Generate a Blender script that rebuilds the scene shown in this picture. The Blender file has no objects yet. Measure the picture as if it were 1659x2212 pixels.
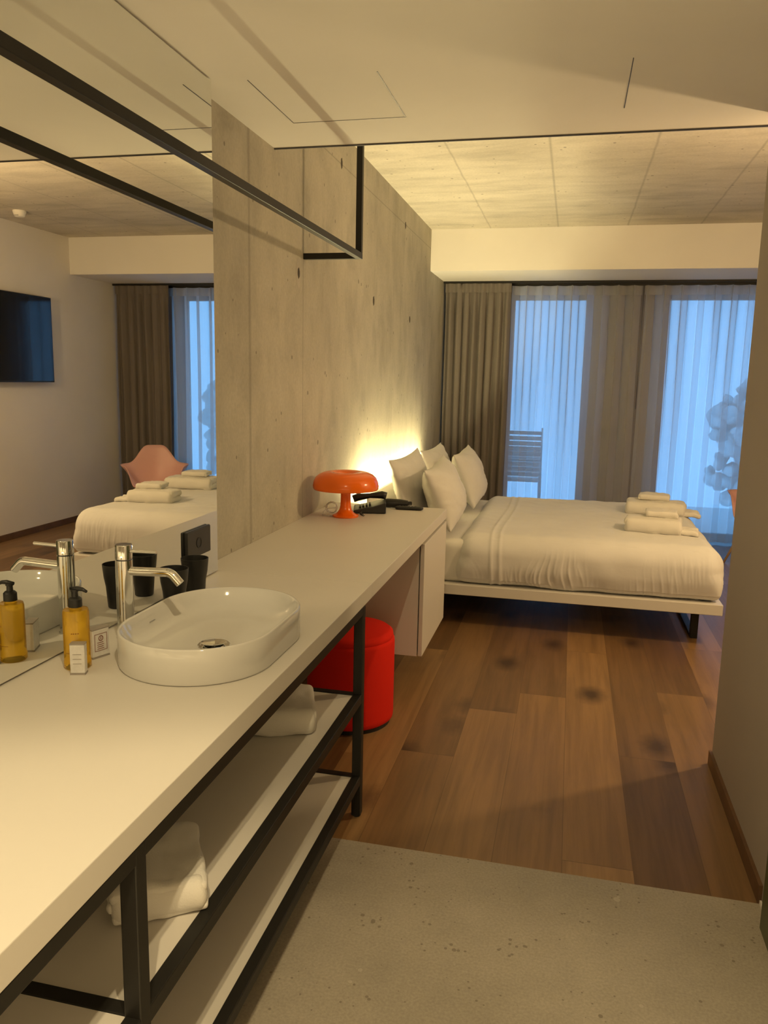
import bpy, bmesh, math, random
from mathutils import Vector, Matrix, noise
random.seed(4)
PI = math.pi
SC = bpy.context.scene
COL = SC.collection

# ---------------- camera ----------------
YAW, PITCH, ROLL, FPX = -0.22738887, -0.16562118, 0.02106823, 1715.67
def cam_matrix():
    cy, sy, cp, sp = math.cos(YAW), math.sin(YAW), math.cos(PITCH), math.sin(PITCH)
    f = Vector((sy*cp, cy*cp, sp)); r = Vector((cy, -sy, 0)); u = r.cross(f)
    r2 = r*math.cos(ROLL) + u*math.sin(ROLL); u2 = -r*math.sin(ROLL) + u*math.cos(ROLL)
    m = Matrix.Identity(4)
    for i in range(3):
        m[i][0] = r2[i]; m[i][1] = u2[i]; m[i][2] = -f[i]
    m[0][3], m[1][3], m[2][3] = 1.366, 0.0, 1.6
    return m
cd = bpy.data.cameras.new('camera'); cam = bpy.data.objects.new('camera', cd); COL.objects.link(cam)
cam.matrix_world = cam_matrix()
cd.sensor_fit = 'HORIZONTAL'; cd.sensor_width = 36; cd.lens = FPX/1659*36; cd.clip_start = 0.02
SC.camera = cam

# ---------------- light and exposure ----------------
SC.view_settings.view_transform = 'Standard'; SC.view_settings.look = 'None'
SC.view_settings.gamma = 1; SC.view_settings.use_curve_mapping = False
SC.view_settings.exposure = 0.27
w = bpy.data.worlds.new('world'); SC.world = w; w.use_nodes = True
bg = w.node_tree.nodes['Background']; bg.inputs[0].default_value = (0.19, 0.51, 1.0, 1); bg.inputs[1].default_value = 2.5

def lamp(name, kind, loc, energy, color, rot=(0,0,0), **kw):
    d = bpy.data.lights.new(name, kind); d.energy = energy; d.color = color
    for k, v in kw.items(): setattr(d, k, v)
    o = bpy.data.objects.new(name, d); o.location = loc; o.rotation_euler = rot; COL.objects.link(o); return o
WARM = (1.0, 0.775, 0.43)
lamp('hall_spot', 'SPOT', (1.12, 0.15, 2.595), 72, WARM, spot_size=1.50, spot_blend=0.30, shadow_soft_size=0.02)
lamp('hall_spot', 'SPOT', (1.20, 0.55, 2.590), 52, WARM, spot_size=2.7, spot_blend=0.5, shadow_soft_size=0.02)
lamp('hall_spot', 'SPOT', (1.12, -0.95, 2.595), 820, WARM, spot_size=1.45, spot_blend=0.30, shadow_soft_size=0.02)  # added unseen lamp behind the camera, bounces light up to the hall ceiling
lamp('headboard_led_light', 'AREA', (0.055, 6.15, 0.798), 50, (1.0, 0.83, 0.42), rot=(PI, 0, 0), shape='RECTANGLE', size=0.03, size_y=2.35)
lamp('bedroom_wall_light', 'POINT', (3.05, 4.15, 2.15), 70, (1.0, 0.69, 0.34), shadow_soft_size=0.05)

# ---------------- material helpers ----------------
def srgb(r, g, b):
    f = lambda c: ((c/255)/12.92) if c/255 <= 0.04045 else (((c/255)+0.055)/1.055)**2.4
    return (f(r), f(g), f(b), 1)
class NT:
    def __init__(s, name):
        s.m = bpy.data.materials.new(name); s.m.use_nodes = True; s.t = s.m.node_tree
        s.b = s.t.nodes['Principled BSDF']; s.out = s.t.nodes['Material Output']
    def n(s, typ, **kw):
        nd = s.t.nodes.new(typ)
        for k, v in kw.items(): setattr(nd, k, v)
        return nd
    def l(s, a, b): s.t.links.new(a, b)
    def val(s, sock, v):
        if hasattr(v, 'is_output'): s.l(v, sock)
        else: sock.default_value = v
    def math(s, op, a, b=None, c=None):
        nd = s.n('ShaderNodeMath', operation=op); s.val(nd.inputs[0], a)
        if b is not None: s.val(nd.inputs[1], b)
        if c is not None: s.val(nd.inputs[2], c)
        return nd.outputs[0]
    def pos(s):
        g = s.n('ShaderNodeNewGeometry'); x = s.n('ShaderNodeSeparateXYZ'); s.l(g.outputs['Position'], x.inputs[0]); return g.outputs['Position'], x.outputs
    def obj(s): return s.n('ShaderNodeTexCoord').outputs['Object']
    def mapping(s, v, sc=(1,1,1), loc=(0,0,0)):
        m = s.n('ShaderNodeMapping'); s.l(v, m.inputs[0]); m.inputs['Scale'].default_value = sc; m.inputs['Location'].default_value = loc; return m.outputs[0]
    def noise(s, v, scale, detail=4, rough=0.55, dist=0):
        nd = s.n('ShaderNodeTexNoise'); s.l(v, nd.inputs['Vector']); nd.inputs['Scale'].default_value = scale
        nd.inputs['Detail'].default_value = detail; nd.inputs['Roughness'].default_value = rough; nd.inputs['Distortion'].default_value = dist; return nd.outputs['Fac']
    def vor(s, v, scale, feat='F1'):
        nd = s.n('ShaderNodeTexVoronoi', feature=feat); s.l(v, nd.inputs['Vector']); nd.inputs['Scale'].default_value = scale; return nd
    def ramp(s, f, stops, interp='LINEAR'):
        r = s.n('ShaderNodeValToRGB'); s.l(f, r.inputs[0]); e = r.color_ramp; e.interpolation = interp
        while len(e.elements) < len(stops): e.elements.new(0.5)
        for el, (p, c) in zip(e.elements, stops):
            el.position = p; el.color = c if len(c) == 4 else (*c, 1)
        return r.outputs[0]
    def mix(s, f, a, b, mode='MIX'):
        m = s.n('ShaderNodeMix', data_type='RGBA', blend_type=mode); s.val(m.inputs[0], f); s.val(m.inputs[6], a); s.val(m.inputs[7], b); return m.outputs[2]
    def near(s, x, c, wd):      # 1 within wd of c
        return s.math('LESS_THAN', s.math('ABSOLUTE', s.math('SUBTRACT', x, c)), wd)
    def soft(s, x, c, wd):
        d = s.math('DIVIDE', s.math('ABSOLUTE', s.math('SUBTRACT', x, c)), wd)
        return s.math('SUBTRACT', 1.0, s.math('MINIMUM', d, 1.0))
    def bump(s, h, st=0.2, dist=0.01):
        b = s.n('ShaderNodeBump'); s.l(h, b.inputs['Height']); b.inputs['Strength'].default_value = st; b.inputs['Distance'].default_value = dist
        s.l(b.outputs[0], s.b.inputs['Normal'])
def g4(v): return (v, v, v, 1)
def simple(name, col, rough=0.5, metal=0, var=0.06, scale=6, bump=0, **kw):
    t = NT(name); v = t.obj(); f = t.noise(v, scale, 3)
    d = tuple(c*(1-var) for c in col[:3])+(1,); u = tuple(min(1, c*(1+var)) for c in col[:3])+(1,)
    t.l(t.ramp(f, [(0.3, d), (0.7, u)]), t.b.inputs['Base Color'])
    t.b.inputs['Roughness'].default_value = rough; t.b.inputs['Metallic'].default_value = metal
    for k, x in kw.items(): t.b.inputs[k].default_value = x
    if bump: t.bump(t.noise(v, bump, 4), 0.25, 0.002)
    return t.m

def concrete(name, base, seams, pores=True, ceil=False):
    t = NT(name); p, (X, Y, Z) = t.pos()
    big = t.noise(p, 0.9, 5, 0.6); med = t.noise(t.mapping(p, (2.6, 2.6, 1.5) if not ceil else (1.2, 4, 1)), 1.6, 6, 0.62, 0.4); fine = t.noise(p, 60, 3)
    c = t.ramp(big, [(0.3, tuple(k*0.84 for k in base)), (0.7, tuple(k*1.12 for k in base))])
    c = t.mix(1.0, c, t.ramp(med, [(0.3, g4(0.80)), (0.5, g4(1.0)), (0.75, g4(1.15))]), 'MULTIPLY')
    c = t.mix(1.0, c, t.ramp(fine, [(0.3, g4(0.93)), (0.7, g4(1.05))]), 'MULTIPLY')
    wob = t.math('MULTIPLY', t.math('SUBTRACT', t.noise(p, 3, 3), 0.5), 0.02)
    ax = {'x': X, 'y': Y, 'z': Z}
    for a, cc, wd, st in seams:
        m = t.soft(t.math('ADD', ax[a], wob) if st < 0.5 else ax[a], cc, wd)
        c = t.mix(t.math('MULTIPLY', m, st), c, tuple(k*0.35 for k in base)+(1,))
    if pores:
        v = t.vor(t.mapping(p, (1, 1, 0.7)), 14); sel = t.noise(p, 7, 1)
        pm = t.math('MULTIPLY', t.math('LESS_THAN', v.outputs['Distance'], t.math('MULTIPLY', t.math('SUBTRACT', sel, 0.37), 0.45)), 0.75)
        c = t.mix(pm, c, tuple(k*0.3 for k in base)+(1,))
    t.l(c, t.b.inputs['Base Color']); t.b.inputs['Roughness'].default_value = 0.8
    t.bump(t.math('ADD', med, t.math('MULTIPLY', fine, 0.3)), 0.15, 0.01)
    return t.m

def plaster(name, base):
    t = NT(name); p, _ = t.pos(); f = t.noise(p, 1.3, 4)
    t.l(t.ramp(f, [(0.3, tuple(k*0.96 for k in base)), (0.7, tuple(k*1.03 for k in base))]), t.b.inputs['Base Color'])
    t.b.inputs['Roughness'].default_value = 0.75; t.bump(t.noise(p, 180, 2), 0.08, 0.001); return t.m

def wood_floor():
    t = NT('oak_planks'); p, (X, Y, Z) = t.pos()
    u = t.math('DIVIDE', t.math('SUBTRACT', X, 0.725-0.2325*6), 0.2325)
    col = t.math('FLOOR', u)
    offs = {2: .4, 3: .9, 4: 1.3, 5: .15, 6: 1.0, 7: 1.53, 8: 1.80, 9: 0.35, 10: 1.2, 11: 2.01, 12: 0.6, 13: 1.5, 14: .2, 15: 1.1, 16: 1.8, 17: .5, 18: 1.3, 19: .9, 20: .1, 21: 1.7}
    off = t.ramp(t.math('DIVIDE', t.math('ADD', col, 0.5), 24), [(max(0, k/24), g4(v/2.2)) for k, v in sorted(offs.items())], 'CONSTANT')
    bw = t.n('ShaderNodeRGBToBW'); t.l(off, bw.inputs[0])
    vv = t.math('DIVIDE', t.math('SUBTRACT', Y, t.math('MULTIPLY', bw.outputs[0], 2.2)), 2.2)
    row = t.math('FLOOR', vv)
    cx = t.n('ShaderNodeCombineXYZ'); t.l(col, cx.inputs[0]); t.l(row, cx.inputs[1])
    wn = t.n('ShaderNodeTexWhiteNoise', noise_dimensions='3D'); t.l(cx.outputs[0], wn.inputs['Vector'])
    sh = t.n('ShaderNodeVectorMath', operation='MULTIPLY_ADD'); t.l(cx.outputs[0], sh.inputs[0]); sh.inputs[1].default_value = (3.7, 5.3, 0); t.l(p, sh.inputs[2])
    q = sh.outputs[0]
    grain = t.noise(t.mapping(q, (26, 1.3, 1)), 1.0, 6, 0.6, 0.6)
    soft = t.noise(t.mapping(q, (5, 0.8, 1)), 1.0, 3)
    c = t.ramp(wn.outputs['Value'], [(0, (0.135, 0.072, 0.030, 1)), (0.35, (0.20, 0.112, 0.047, 1)), (0.7, (0.28, 0.160, 0.068, 1)), (1, (0.40, 0.245, 0.11, 1))])
    c = t.mix(1.0, c, t.ramp(grain, [(0.3, g4(0.74)), (0.6, g4(1.06))]), 'MULTIPLY')
    c = t.mix(1.0, c, t.ramp(soft, [(0.3, g4(0.85)), (0.7, g4(1.1))]), 'MULTIPLY')
    kv = t.vor(t.mapping(q, (3.1, 1.9, 1)), 1.0)
    kd = t.math('ADD', kv.outputs['Distance'], t.math('MULTIPLY', t.noise(q, 25, 3), 0.10))
    c = t.mix(t.ramp(kd, [(0.12, g4(0.95)), (0.20, g4(0.55)), (0.34, g4(0))]), c, (0.05, 0.025, 0.012, 1))
    fx = t.math('FRACT', u); ex = t.math('MINIMUM', fx, t.math('SUBTRACT', 1.0, fx))
    fy = t.math('FRACT', vv); ey = t.math('MINIMUM', fy, t.math('SUBTRACT', 1.0, fy))
    gap = t.math('MAXIMUM', t.math('LESS_THAN', ex, 0.006), t.math('LESS_THAN', ey, 0.0009))
    c = t.mix(t.math('MULTIPLY', gap, 0.45), c, (0.06, 0.03, 0.012, 1))
    t.l(c, t.b.inputs['Base Color']); t.b.inputs['Roughness'].default_value = 0.42
    t.b.inputs['Specular IOR Level'].default_value = 0.4
    t.bump(grain, 0.06, 0.004); return t.m

def terrazzo():
    t = NT('polished_concrete'); p, _ = t.pos()
    base = (0.40, 0.36, 0.29)
    c = t.ramp(t.noise(p, 2.2, 6, 0.65), [(0.3, tuple(k*0.82 for k in base)), (0.7, tuple(k*1.12 for k in base))])
    c = t.mix(1.0, c, t.ramp(t.noise(p, 130, 3), [(0.3, g4(0.86)), (0.7, g4(1.1))]), 'MULTIPLY')
    v = t.vor(p, 38); sel = t.noise(p, 6, 2)
    pm = t.math('LESS_THAN', v.outputs['Distance'], t.math('MULTIPLY', t.math('SUBTRACT', sel, 0.43), 1.0))
    c = t.mix(t.math('MULTIPLY', pm, 0.6), c, (0.14, 0.12, 0.09, 1))
    v2 = t.vor(t.mapping(p, (1, 1, 1), (3, 7, 0)), 16)
    c = t.mix(t.math('MULTIPLY', t.math('LESS_THAN', v2.outputs['Distance'], t.math('MULTIPLY', t.math('SUBTRACT', t.noise(p, 4, 2), 0.5), 0.9)), 0.4), c, (0.6, 0.56, 0.48, 1))
    t.l(c, t.b.inputs['Base Color']); t.b.inputs['Roughness'].default_value = 0.5; return t.m

def fabric(name, base, rough=0.9, weave=400, sheen=0.0, wr=0.0):
    t = NT(name); v = t.obj(); f = t.noise(v, 3, 3)
    t.l(t.ramp(f, [(0.3, tuple(k*0.95 for k in base)), (0.7, tuple(min(1, k*1.03) for k in base))]), t.b.inputs['Base Color'])
    t.b.inputs['Roughness'].default_value = rough; t.b.inputs['Specular IOR Level'].default_value = 0.15
    h = t.noise(v, weave, 2)
    if wr: h = t.math('ADD', t.math('MULTIPLY', h, 0.1), t.noise(v, wr, 4))
    t.bump(h, 0.3, 0.003 if not wr else 0.006); return t.m

def sheer_mat():
    t = NT('sheer_voile'); v = t.obj()
    weave = t.noise(t.mapping(v, (160, 160, 5)), 1.0, 2)
    tr = t.n('ShaderNodeBsdfTransparent'); tl = t.n('ShaderNodeBsdfTranslucent'); df = t.n('ShaderNodeBsdfDiffuse')
    tl.inputs[0].default_value = (0.80, 0.80, 0.80, 1); df.inputs[0].default_value = (0.55, 0.55, 0.54, 1)
    a = t.n('ShaderNodeMixShader'); a.inputs[0].default_value = 0.6; t.l(tl.outputs[0], a.inputs[1]); t.l(df.outputs[0], a.inputs[2])
    lw = t.n('ShaderNodeLayerWeight'); lw.inputs['Blend'].default_value = 0.5
    cs = t.math('MAXIMUM', t.math('SUBTRACT', 1.0, lw.outputs['Facing']), 0.12)
    base = t.math('ADD', 0.36, t.math('MULTIPLY', t.math('SUBTRACT', weave, 0.5), -0.10))
    fac = t.math('SUBTRACT', 1.0, t.math('POWER', base, t.math('DIVIDE', 1.0, cs)))
    b = t.n('ShaderNodeMixShader'); t.l(fac, b.inputs[0]); t.l(tr.outputs[0], b.inputs[1]); t.l(a.outputs[0], b.inputs[2])
    t.l(b.outputs[0], t.out.inputs[0]); return t.m

def glass_pane_mat():
    t = NT('window_glass'); tr = t.n('ShaderNodeBsdfTransparent'); gl = t.n('ShaderNodeBsdfGlossy'); gl.inputs['Roughness'].default_value = 0.35
    tr.inputs[0].default_value = (0.93, 0.96, 0.97, 1)
    fr = t.n('ShaderNodeFresnel'); fr.inputs[0].default_value = 1.45; b = t.n('ShaderNodeMixShader')
    t.l(fr.outputs[0], b.inputs[0]); t.l(tr.outputs[0], b.inputs[1]); t.l(gl.outputs[0], b.inputs[2]); t.l(b.outputs[0], t.out.inputs[0]); return t.m

def mirror_mat():
    t = NT('mirror_silver'); gl = t.n('ShaderNodeBsdfGlossy'); gl.inputs['Roughness'].default_value = 0.0
    gl.inputs[0].default_value = (0.87, 0.885, 0.86, 1); t.l(gl.outputs[0], t.out.inputs[0]); return t.m

def emit_mat(name, col, st):
    t = NT(name); t.b.inputs['Base Color'].default_value = col; t.b.inputs['Emission Color'].default_value = col; t.b.inputs['Emission Strength'].default_value = st; return t.m

CB = (0.44, 0.415, 0.34)
M = dict(
    wallc=concrete('board_cast_concrete', CB, [('y', 3.27, 0.02, 0.45), ('y', 3.97, 0.006, 0.6), ('y', 6.08, 0.006, 0.45), ('y', 1.6, 0.01, 0.4), ('z', 2.812, 0.006, 0.5), ('y', 7.4, 0.01, 0.3)]),
    ceilc=concrete('cast_concrete_ceiling', (0.60, 0.56, 0.48), [('x', 0.55, 0.010, 0.45), ('x', 1.155, 0.012, 0.5), ('x', 1.76, 0.012, 0.45), ('x', 2.365, 0.012, 0.45), ('x', 2.97, 0.01, 0.4), ('x', 3.57, 0.01, 0.4), ('y', 6.51, 0.006, 0.3)], True, True),
    white=plaster('white_plaster', (0.84, 0.82, 0.78)), wallw=plaster('white_wall_paint', (0.84, 0.80, 0.77)), wall=plaster('wall_paint', (0.37, 0.335, 0.30)),
    wood=wood_floor(), terr=terrazzo(),
    woodtrim=simple('oak_skirting', (0.13, 0.065, 0.028), 0.5, var=0.2, scale=12),
    black=simple('black_powder_coat', (0.016, 0.015, 0.013), 0.45, **{'Specular IOR Level': 0.3}), blackpl=simple('black_plastic', (0.010, 0.010, 0.010), 0.42),
    rubber=simple('black_rubber', (0.02, 0.02, 0.02), 0.7),
    lam=simple('white_laminate', (0.65, 0.625, 0.58), 0.45, var=0.015, scale=2), lam2=simple('shelf_laminate', (0.66, 0.63, 0.58), 0.5, var=0.015, scale=2),
    ceram=simple('white_ceramic', (0.64, 0.635, 0.61), 0.08, var=0.01), chrome=simple('chrome', (0.82, 0.82, 0.80), 0.07, 1, var=0.01),
    mirror=mirror_mat(), glass=glass_pane_mat(), sheer=sheer_mat(),
    duvet=fabric('duvet_cotton', (0.70, 0.695, 0.685), wr=14), pillow=fabric('pillow_cotton', (0.70, 0.69, 0.67), wr=10),
    sheet=fabric('sheet_cotton', (0.78, 0.77, 0.73), wr=10), towel=fabric('terry_cloth', (0.72, 0.70, 0.65), weave=260),
    drape=fabric('blackout_drape', (0.19, 0.168, 0.150), weave=300),
    redf=fabric('red_felt', (0.72, 0.022, 0.010), weave=300), orange=simple('orange_plastic', (0.92, 0.165, 0.008), 0.16, var=0.02),
    pink=simple('pink_plastic', (0.80, 0.46, 0.42), 0.4, var=0.02), pinkwood=simple('maple_dowel', (0.45, 0.28, 0.14), 0.5),
    grey=simple('grey_metal', (0.22, 0.22, 0.22), 0.4, 0.6), framew=simple('window_frame_paint', (0.25, 0.25, 0.25), 0.5),
    screen=simple('tv_glass', (0.006, 0.006, 0.007), 0.06, var=0.01), led=emit_mat('led_strip', (1, 0.72, 0.36, 1), 6.0),
    boxp=simple('printed_card', (0.66, 0.65, 0.63), 0.35, var=0.08, scale=60), boxt=simple('card_top', (0.30, 0.27, 0.24), 0.5), ink=simple('ink', (0.16, 0.12, 0.10), 0.6), gold=simple('ink_brown', (0.22, 0.08, 0.05), 0.6),
    balcony=simple('balcony_paving', (0.6, 0.6, 0.6), 0.8), leaf=simple('hazed_leaves', (0.46, 0.50, 0.50), 0.8, var=0.3), bark=simple('bark', (0.06, 0.05, 0.04), 0.9),  # leaf colour paled towards the sky, dusk haze painted in
    olive=simple('olive_frame', (0.08, 0.09, 0.04), 0.4), rim=simple('trim_grey', (0.10, 0.10, 0.11), 0.45, 0.5),
)
def liquid():
    t = NT('amber_soap'); t.b.inputs['Base Color'].default_value = (0.96, 0.62, 0.05, 1); t.b.inputs['Transmission Weight'].default_value = 0.75
    t.b.inputs['Roughness'].default_value = 0.12; t.b.inputs['IOR'].default_value = 1.35
    f = t.noise(t.obj(), 8, 2); t.l(t.ramp(f, [(0.3, (0.93, 0.58, 0.04, 1)), (0.7, (0.98, 0.66, 0.06, 1))]), t.b.inputs['Base Color']); return t.m
M['amber'] = liquid()
def clearpl():
    t = NT('clear_cable'); t.b.inputs['Base Color'].default_value = (0.9, 0.9, 0.88, 1); t.b.inputs['Transmission Weight'].default_value = 0.7
    t.b.inputs['Roughness'].default_value = 0.15; t.b.inputs['IOR'].default_value = 1.3; return t.m
M['clear'] = clearpl()

# ---------------- geometry helpers ----------------
def obj(name, bm, mat, parent=None, smooth=False, kind=None, bevel=0, sub=0, auto=None):
    bmesh.ops.recalc_face_normals(bm, faces=bm.faces)
    me = bpy.data.meshes.new(name); bm.to_mesh(me); bm.free()
    me.materials.append(M[mat] if isinstance(mat, str) else mat)
    if smooth:
        for p in me.polygons: p.use_smooth = True
    if auto is not None and smooth:
        try: me.set_sharp_from_angle(angle=math.radians(auto))
        except Exception: pass
    o = bpy.data.objects.new(name, me); COL.objects.link(o)
    if parent: o.parent = parent
    if kind: o['kind'] = kind
    if bevel:
        b = o.modifiers.new('bevel', 'BEVEL'); b.width = bevel; b.segments = 2; b.limit_method = 'ANGLE'
    if sub:
        s = o.modifiers.new('sub', 'SUBSURF'); s.levels = sub; s.render_levels = sub
    return o
def thing(name, label, cat, loc=(0,0,0), rz=0, group=None):
    o = bpy.data.objects.new(name, None); COL.objects.link(o); o.location = loc; o.rotation_euler = (0,0,rz); o.empty_display_size = .1
    o['label'] = label; o['category'] = cat
    if group: o['group'] = group
    return o
def tag(o, label, cat, group=None):
    o['label'] = label; o['category'] = cat
    if group: o['group'] = group
    return o
def BM(): return bmesh.new()
def box(bm, x0, x1, y0, y1, z0, z1):
    v = [bm.verts.new((x, y, z)) for x in (x0, x1) for y in (y0, y1) for z in (z0, z1)]
    for f in ((0,1,3,2), (4,6,7,5), (0,4,5,1), (2,3,7,6), (0,2,6,4), (1,5,7,3)): bm.faces.new([v[i] for i in f])
    return bm
def B(*a): return box(BM(), *a)
def lathe(bm, prof, n=48, c=(0,0,0), sx=1, sy=1):
    rings = []
    for r, z in prof:
        if r < 1e-6: rings.append([bm.verts.new((c[0], c[1], c[2]+z))])
        else: rings.append([bm.verts.new((c[0]+r*sx*math.cos(2*PI*i/n), c[1]+r*sy*math.sin(2*PI*i/n), c[2]+z)) for i in range(n)])
    for a, b in zip(rings, rings[1:]):
        for i in range(n):
            j = (i+1) % n
            if len(a) == 1 and len(b) == 1: continue
            if len(a) == 1: bm.faces.new((a[0], b[j], b[i]))
            elif len(b) == 1: bm.faces.new((a[i], a[j], b[0]))
            else: bm.faces.new((a[i], a[j], b[j], b[i]))
    return bm
def tube(bm, pts, r, n=12, cap=True, closed=False):
    pts = [Vector(p) for p in pts]; rings = []; rr = r if hasattr(r, '__len__') else [r]*len(pts)
    N = len(pts); prev = None
    for i, p in enumerate(pts):
        if closed: d = (pts[(i+1) % N]-pts[i-1]).normalized()
        else: d = ((pts[min(i+1, N-1)]-pts[max(i-1, 0)])).normalized()
        if prev is None: a = d.orthogonal().normalized()
        else:
            a = prev - d*prev.dot(d); a = a.normalized() if a.length > 1e-6 else d.orthogonal().normalized()
        prev = a; b = d.cross(a)
        rings.append([bm.verts.new(p+(a*math.cos(2*PI*k/n)+b*math.sin(2*PI*k/n))*rr[i]) for k in range(n)])
    pr = list(zip(rings, rings[1:]))+([(rings[-1], rings[0])] if closed else [])
    for A, C in pr:
        for k in range(n): bm.faces.new((A[k], A[(k+1) % n], C[(k+1) % n], C[k]))
    if cap and not closed: bm.faces.new(rings[0][::-1]); bm.faces.new(rings[-1])
    return bm
def rbox(bm, size, r, n=(20, 20, 8), fn=None, c=(0,0,0), rz=0):
    """rounded box; fn(co, normal) returns moved co"""
    hx, hy, hz = [s/2 for s in size]; cache = {}
    rr = r if hasattr(r, '__len__') else (r, r, r)
    R = Matrix.Rotation(rz, 3, 'Z'); C = Vector(c)
    def vert(i, j, k):
        key = (i, j, k)
        if key in cache: return cache[key]
        def w(t, N, h, q):   # spacing denser at the rounded edges
            a = t/N*2-1; return a*h
        p = Vector((w(i, n[0], hx, rr[0]), w(j, n[1], hy, rr[1]), w(k, n[2], hz, rr[2])))
        inn = Vector((max(-hx+rr[0], min(hx-rr[0], p.x)), max(-hy+rr[1], min(hy-rr[1], p.y)), max(-hz+rr[2], min(hz-rr[2], p.z))))
        d = Vector(((p.x-inn.x)/rr[0], (p.y-inn.y)/rr[1], (p.z-inn.z)/rr[2]))
        nn = d.normalized() if d.length > 1e-9 else Vector((0,0,1))
        co = Vector((inn.x+nn.x*rr[0], inn.y+nn.y*rr[1], inn.z+nn.z*rr[2]))
        if fn: co = fn(co, nn)
        cache[key] = bm.verts.new(R@co+C); return cache[key]
    X, Y, Z = n
    for i in range(X):
        for j in range(Y):
            for k in (0, Z):
                bm.faces.new((vert(i,j,k), vert(i+1,j,k), vert(i+1,j+1,k), vert(i,j+1,k)))
    for i in range(X):
        for k in range(Z):
            for j in (0, Y):
                bm.faces.new((vert(i,j,k), vert(i+1,j,k), vert(i+1,j,k+1), vert(i,j,k+1)))
    for j in range(Y):
        for k in range(Z):
            for i in (0, X):
                bm.faces.new((vert(i,j,k), vert(i,j+1,k), vert(i,j+1,k+1), vert(i,j,k+1)))
    return bm
def nz(x, y, z): return noise.noise(Vector((x, y, z)))

# =====================================================================
# ROOM
# =====================================================================
RX, RW, WY, SEAM = 2.035, 4.0, 3.42, 2.475
YB, YF = -1.7, 8.80
obj('floor', B(-0.3, RW+.2, SEAM, YF+.05, -0.12, 0), 'wood', kind='structure')
obj('floor', B(-0.3, RX+.3, YB-.1, SEAM, -0.12, 0), 'terr', kind='structure')
obj('wall_left', B(-0.25, 0, YB-.1, YF+.2, -0.1, 3.1), 'wallc', kind='structure')
obj('wall_right', B(RX, RW+.25, YB-.1, WY, 0, 2.612), 'wall', kind='structure')
obj('wall_bedroom', B(RW, RW+.25, WY, YF+.2, 0, 3.1), 'wallw', kind='structure')
obj('wall_back', B(-.25, RX+.3, YB-.25, YB-.1, 0, 3.1), 'wall', kind='structure')
obj('ceiling', B(-0.25, RW+.25, YB-.2, YF+.2, 2.985, 3.15), 'ceilc', kind='structure')
obj('ceiling', B(0.0, RW, YB-.1, 3.565, 2.612, 2.985), 'white', kind='structure')
obj('trim_1', B(0.0, RW, 3.565, 3.571, 2.606, 2.622), 'rim', kind='structure')
obj('ceiling', B(0.0, RW, 7.63, YF+.2, 2.612, 2.985), 'white', kind='structure')     # dropped beam before the window
bm = BM()
for a in ((0, 0.66), (1.51, 2.235), (3.36, RW)): box(bm, a[0], a[1], YF, YF+.25, 0, 2.612)
for a in ((.66, 1.51), (2.235, 3.36)): box(bm, a[0], a[1], YF, YF+.25, 2.52, 2.612)
obj('wall_window', bm, 'wall', kind='structure')
obj('baseboard_right', B(RX-.012, RX, SEAM, WY+.012, 0, 0.062), 'woodtrim', kind='structure')
obj('trim_2', B(RX-.006, RX, 2.36, SEAM, 0, 0.012), 'white', kind='structure')
obj('baseboard_bedroom', B(RW-.012, RW, WY, 8.7, 0, 0.062), 'woodtrim', kind='structure')
obj('door_1', B(RX-.03, RX, 1.3, 2.355, 0, 2.1), 'olive', kind='structure')

# ceiling hatches (thin joint lines)
def joint(bm, x0, y0, x1, y1, w=0.0015, z=2.612):
    box(bm, min(x0,x1)-w, max(x0,x1)+w, min(y0,y1)-w, max(y0,y1)+w, z-0.0012, z+0.0005)
bm = BM(); joint(bm, .208, 2.77, .208, 3.24); joint(bm, .208, 3.24, .67, 3.24); joint(bm, .67, 3.24, .67, 2.77)
tag(obj('ceiling_hatch', bm, 'rim'), 'square hatch joint in the white ceiling above the rail end', 'hatch')
bm = BM(); joint(bm, 1.492, 2.80, 1.492, 3.27)
tag(obj('ceiling_hatch', bm, 'rim'), 'short straight hatch joint in the white ceiling near the right wall', 'hatch')

# form tie holes of the concrete wall
bm = BM()
for (y, z, r, s) in ((3.9, 2.114, .016, 1.6), (4.638, 2.817, .016, 1.8), (5.451, 2.129, .02, 1.5), (6.709, 2.099, .02, 1.3), (6.448, 2.807, .018, 1.4)):
    n = 16; vs = [bm.verts.new((0.0012, y+r*math.cos(2*PI*i/n), z+r*s*math.sin(2*PI*i/n)*(1+.2*math.sin(i*2.3)))) for i in range(n)]
    bm.faces.new(vs); vb = [bm.verts.new((0.0, v.co.y, v.co.z)) for v in vs]
    for i in range(n): bm.faces.new((vs[i], vs[(i+1) % n], vb[(i+1) % n], vb[i]))
obj('trim_3', bm, simple('tie_hole_shadow', (0.06, 0.05, 0.035), 0.9), kind='structure')
bm = BM(); n = 24
vs = [bm.verts.new((0.0006, 3.9+.036*math.cos(2*PI*i/n), 2.114+.075*math.sin(2*PI*i/n))) for i in range(n)]; bm.faces.new(vs)
vb = [bm.verts.new((0.0, v.co.y, v.co.z)) for v in vs]
for i in range(n): bm.faces.new((vs[i], vs[(i+1) % n], vb[(i+1) % n], vb[i]))
obj('trim_4', bm, simple('tie_hole_mortar', (0.44, 0.41, 0.35), 0.9), kind='structure')

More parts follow.
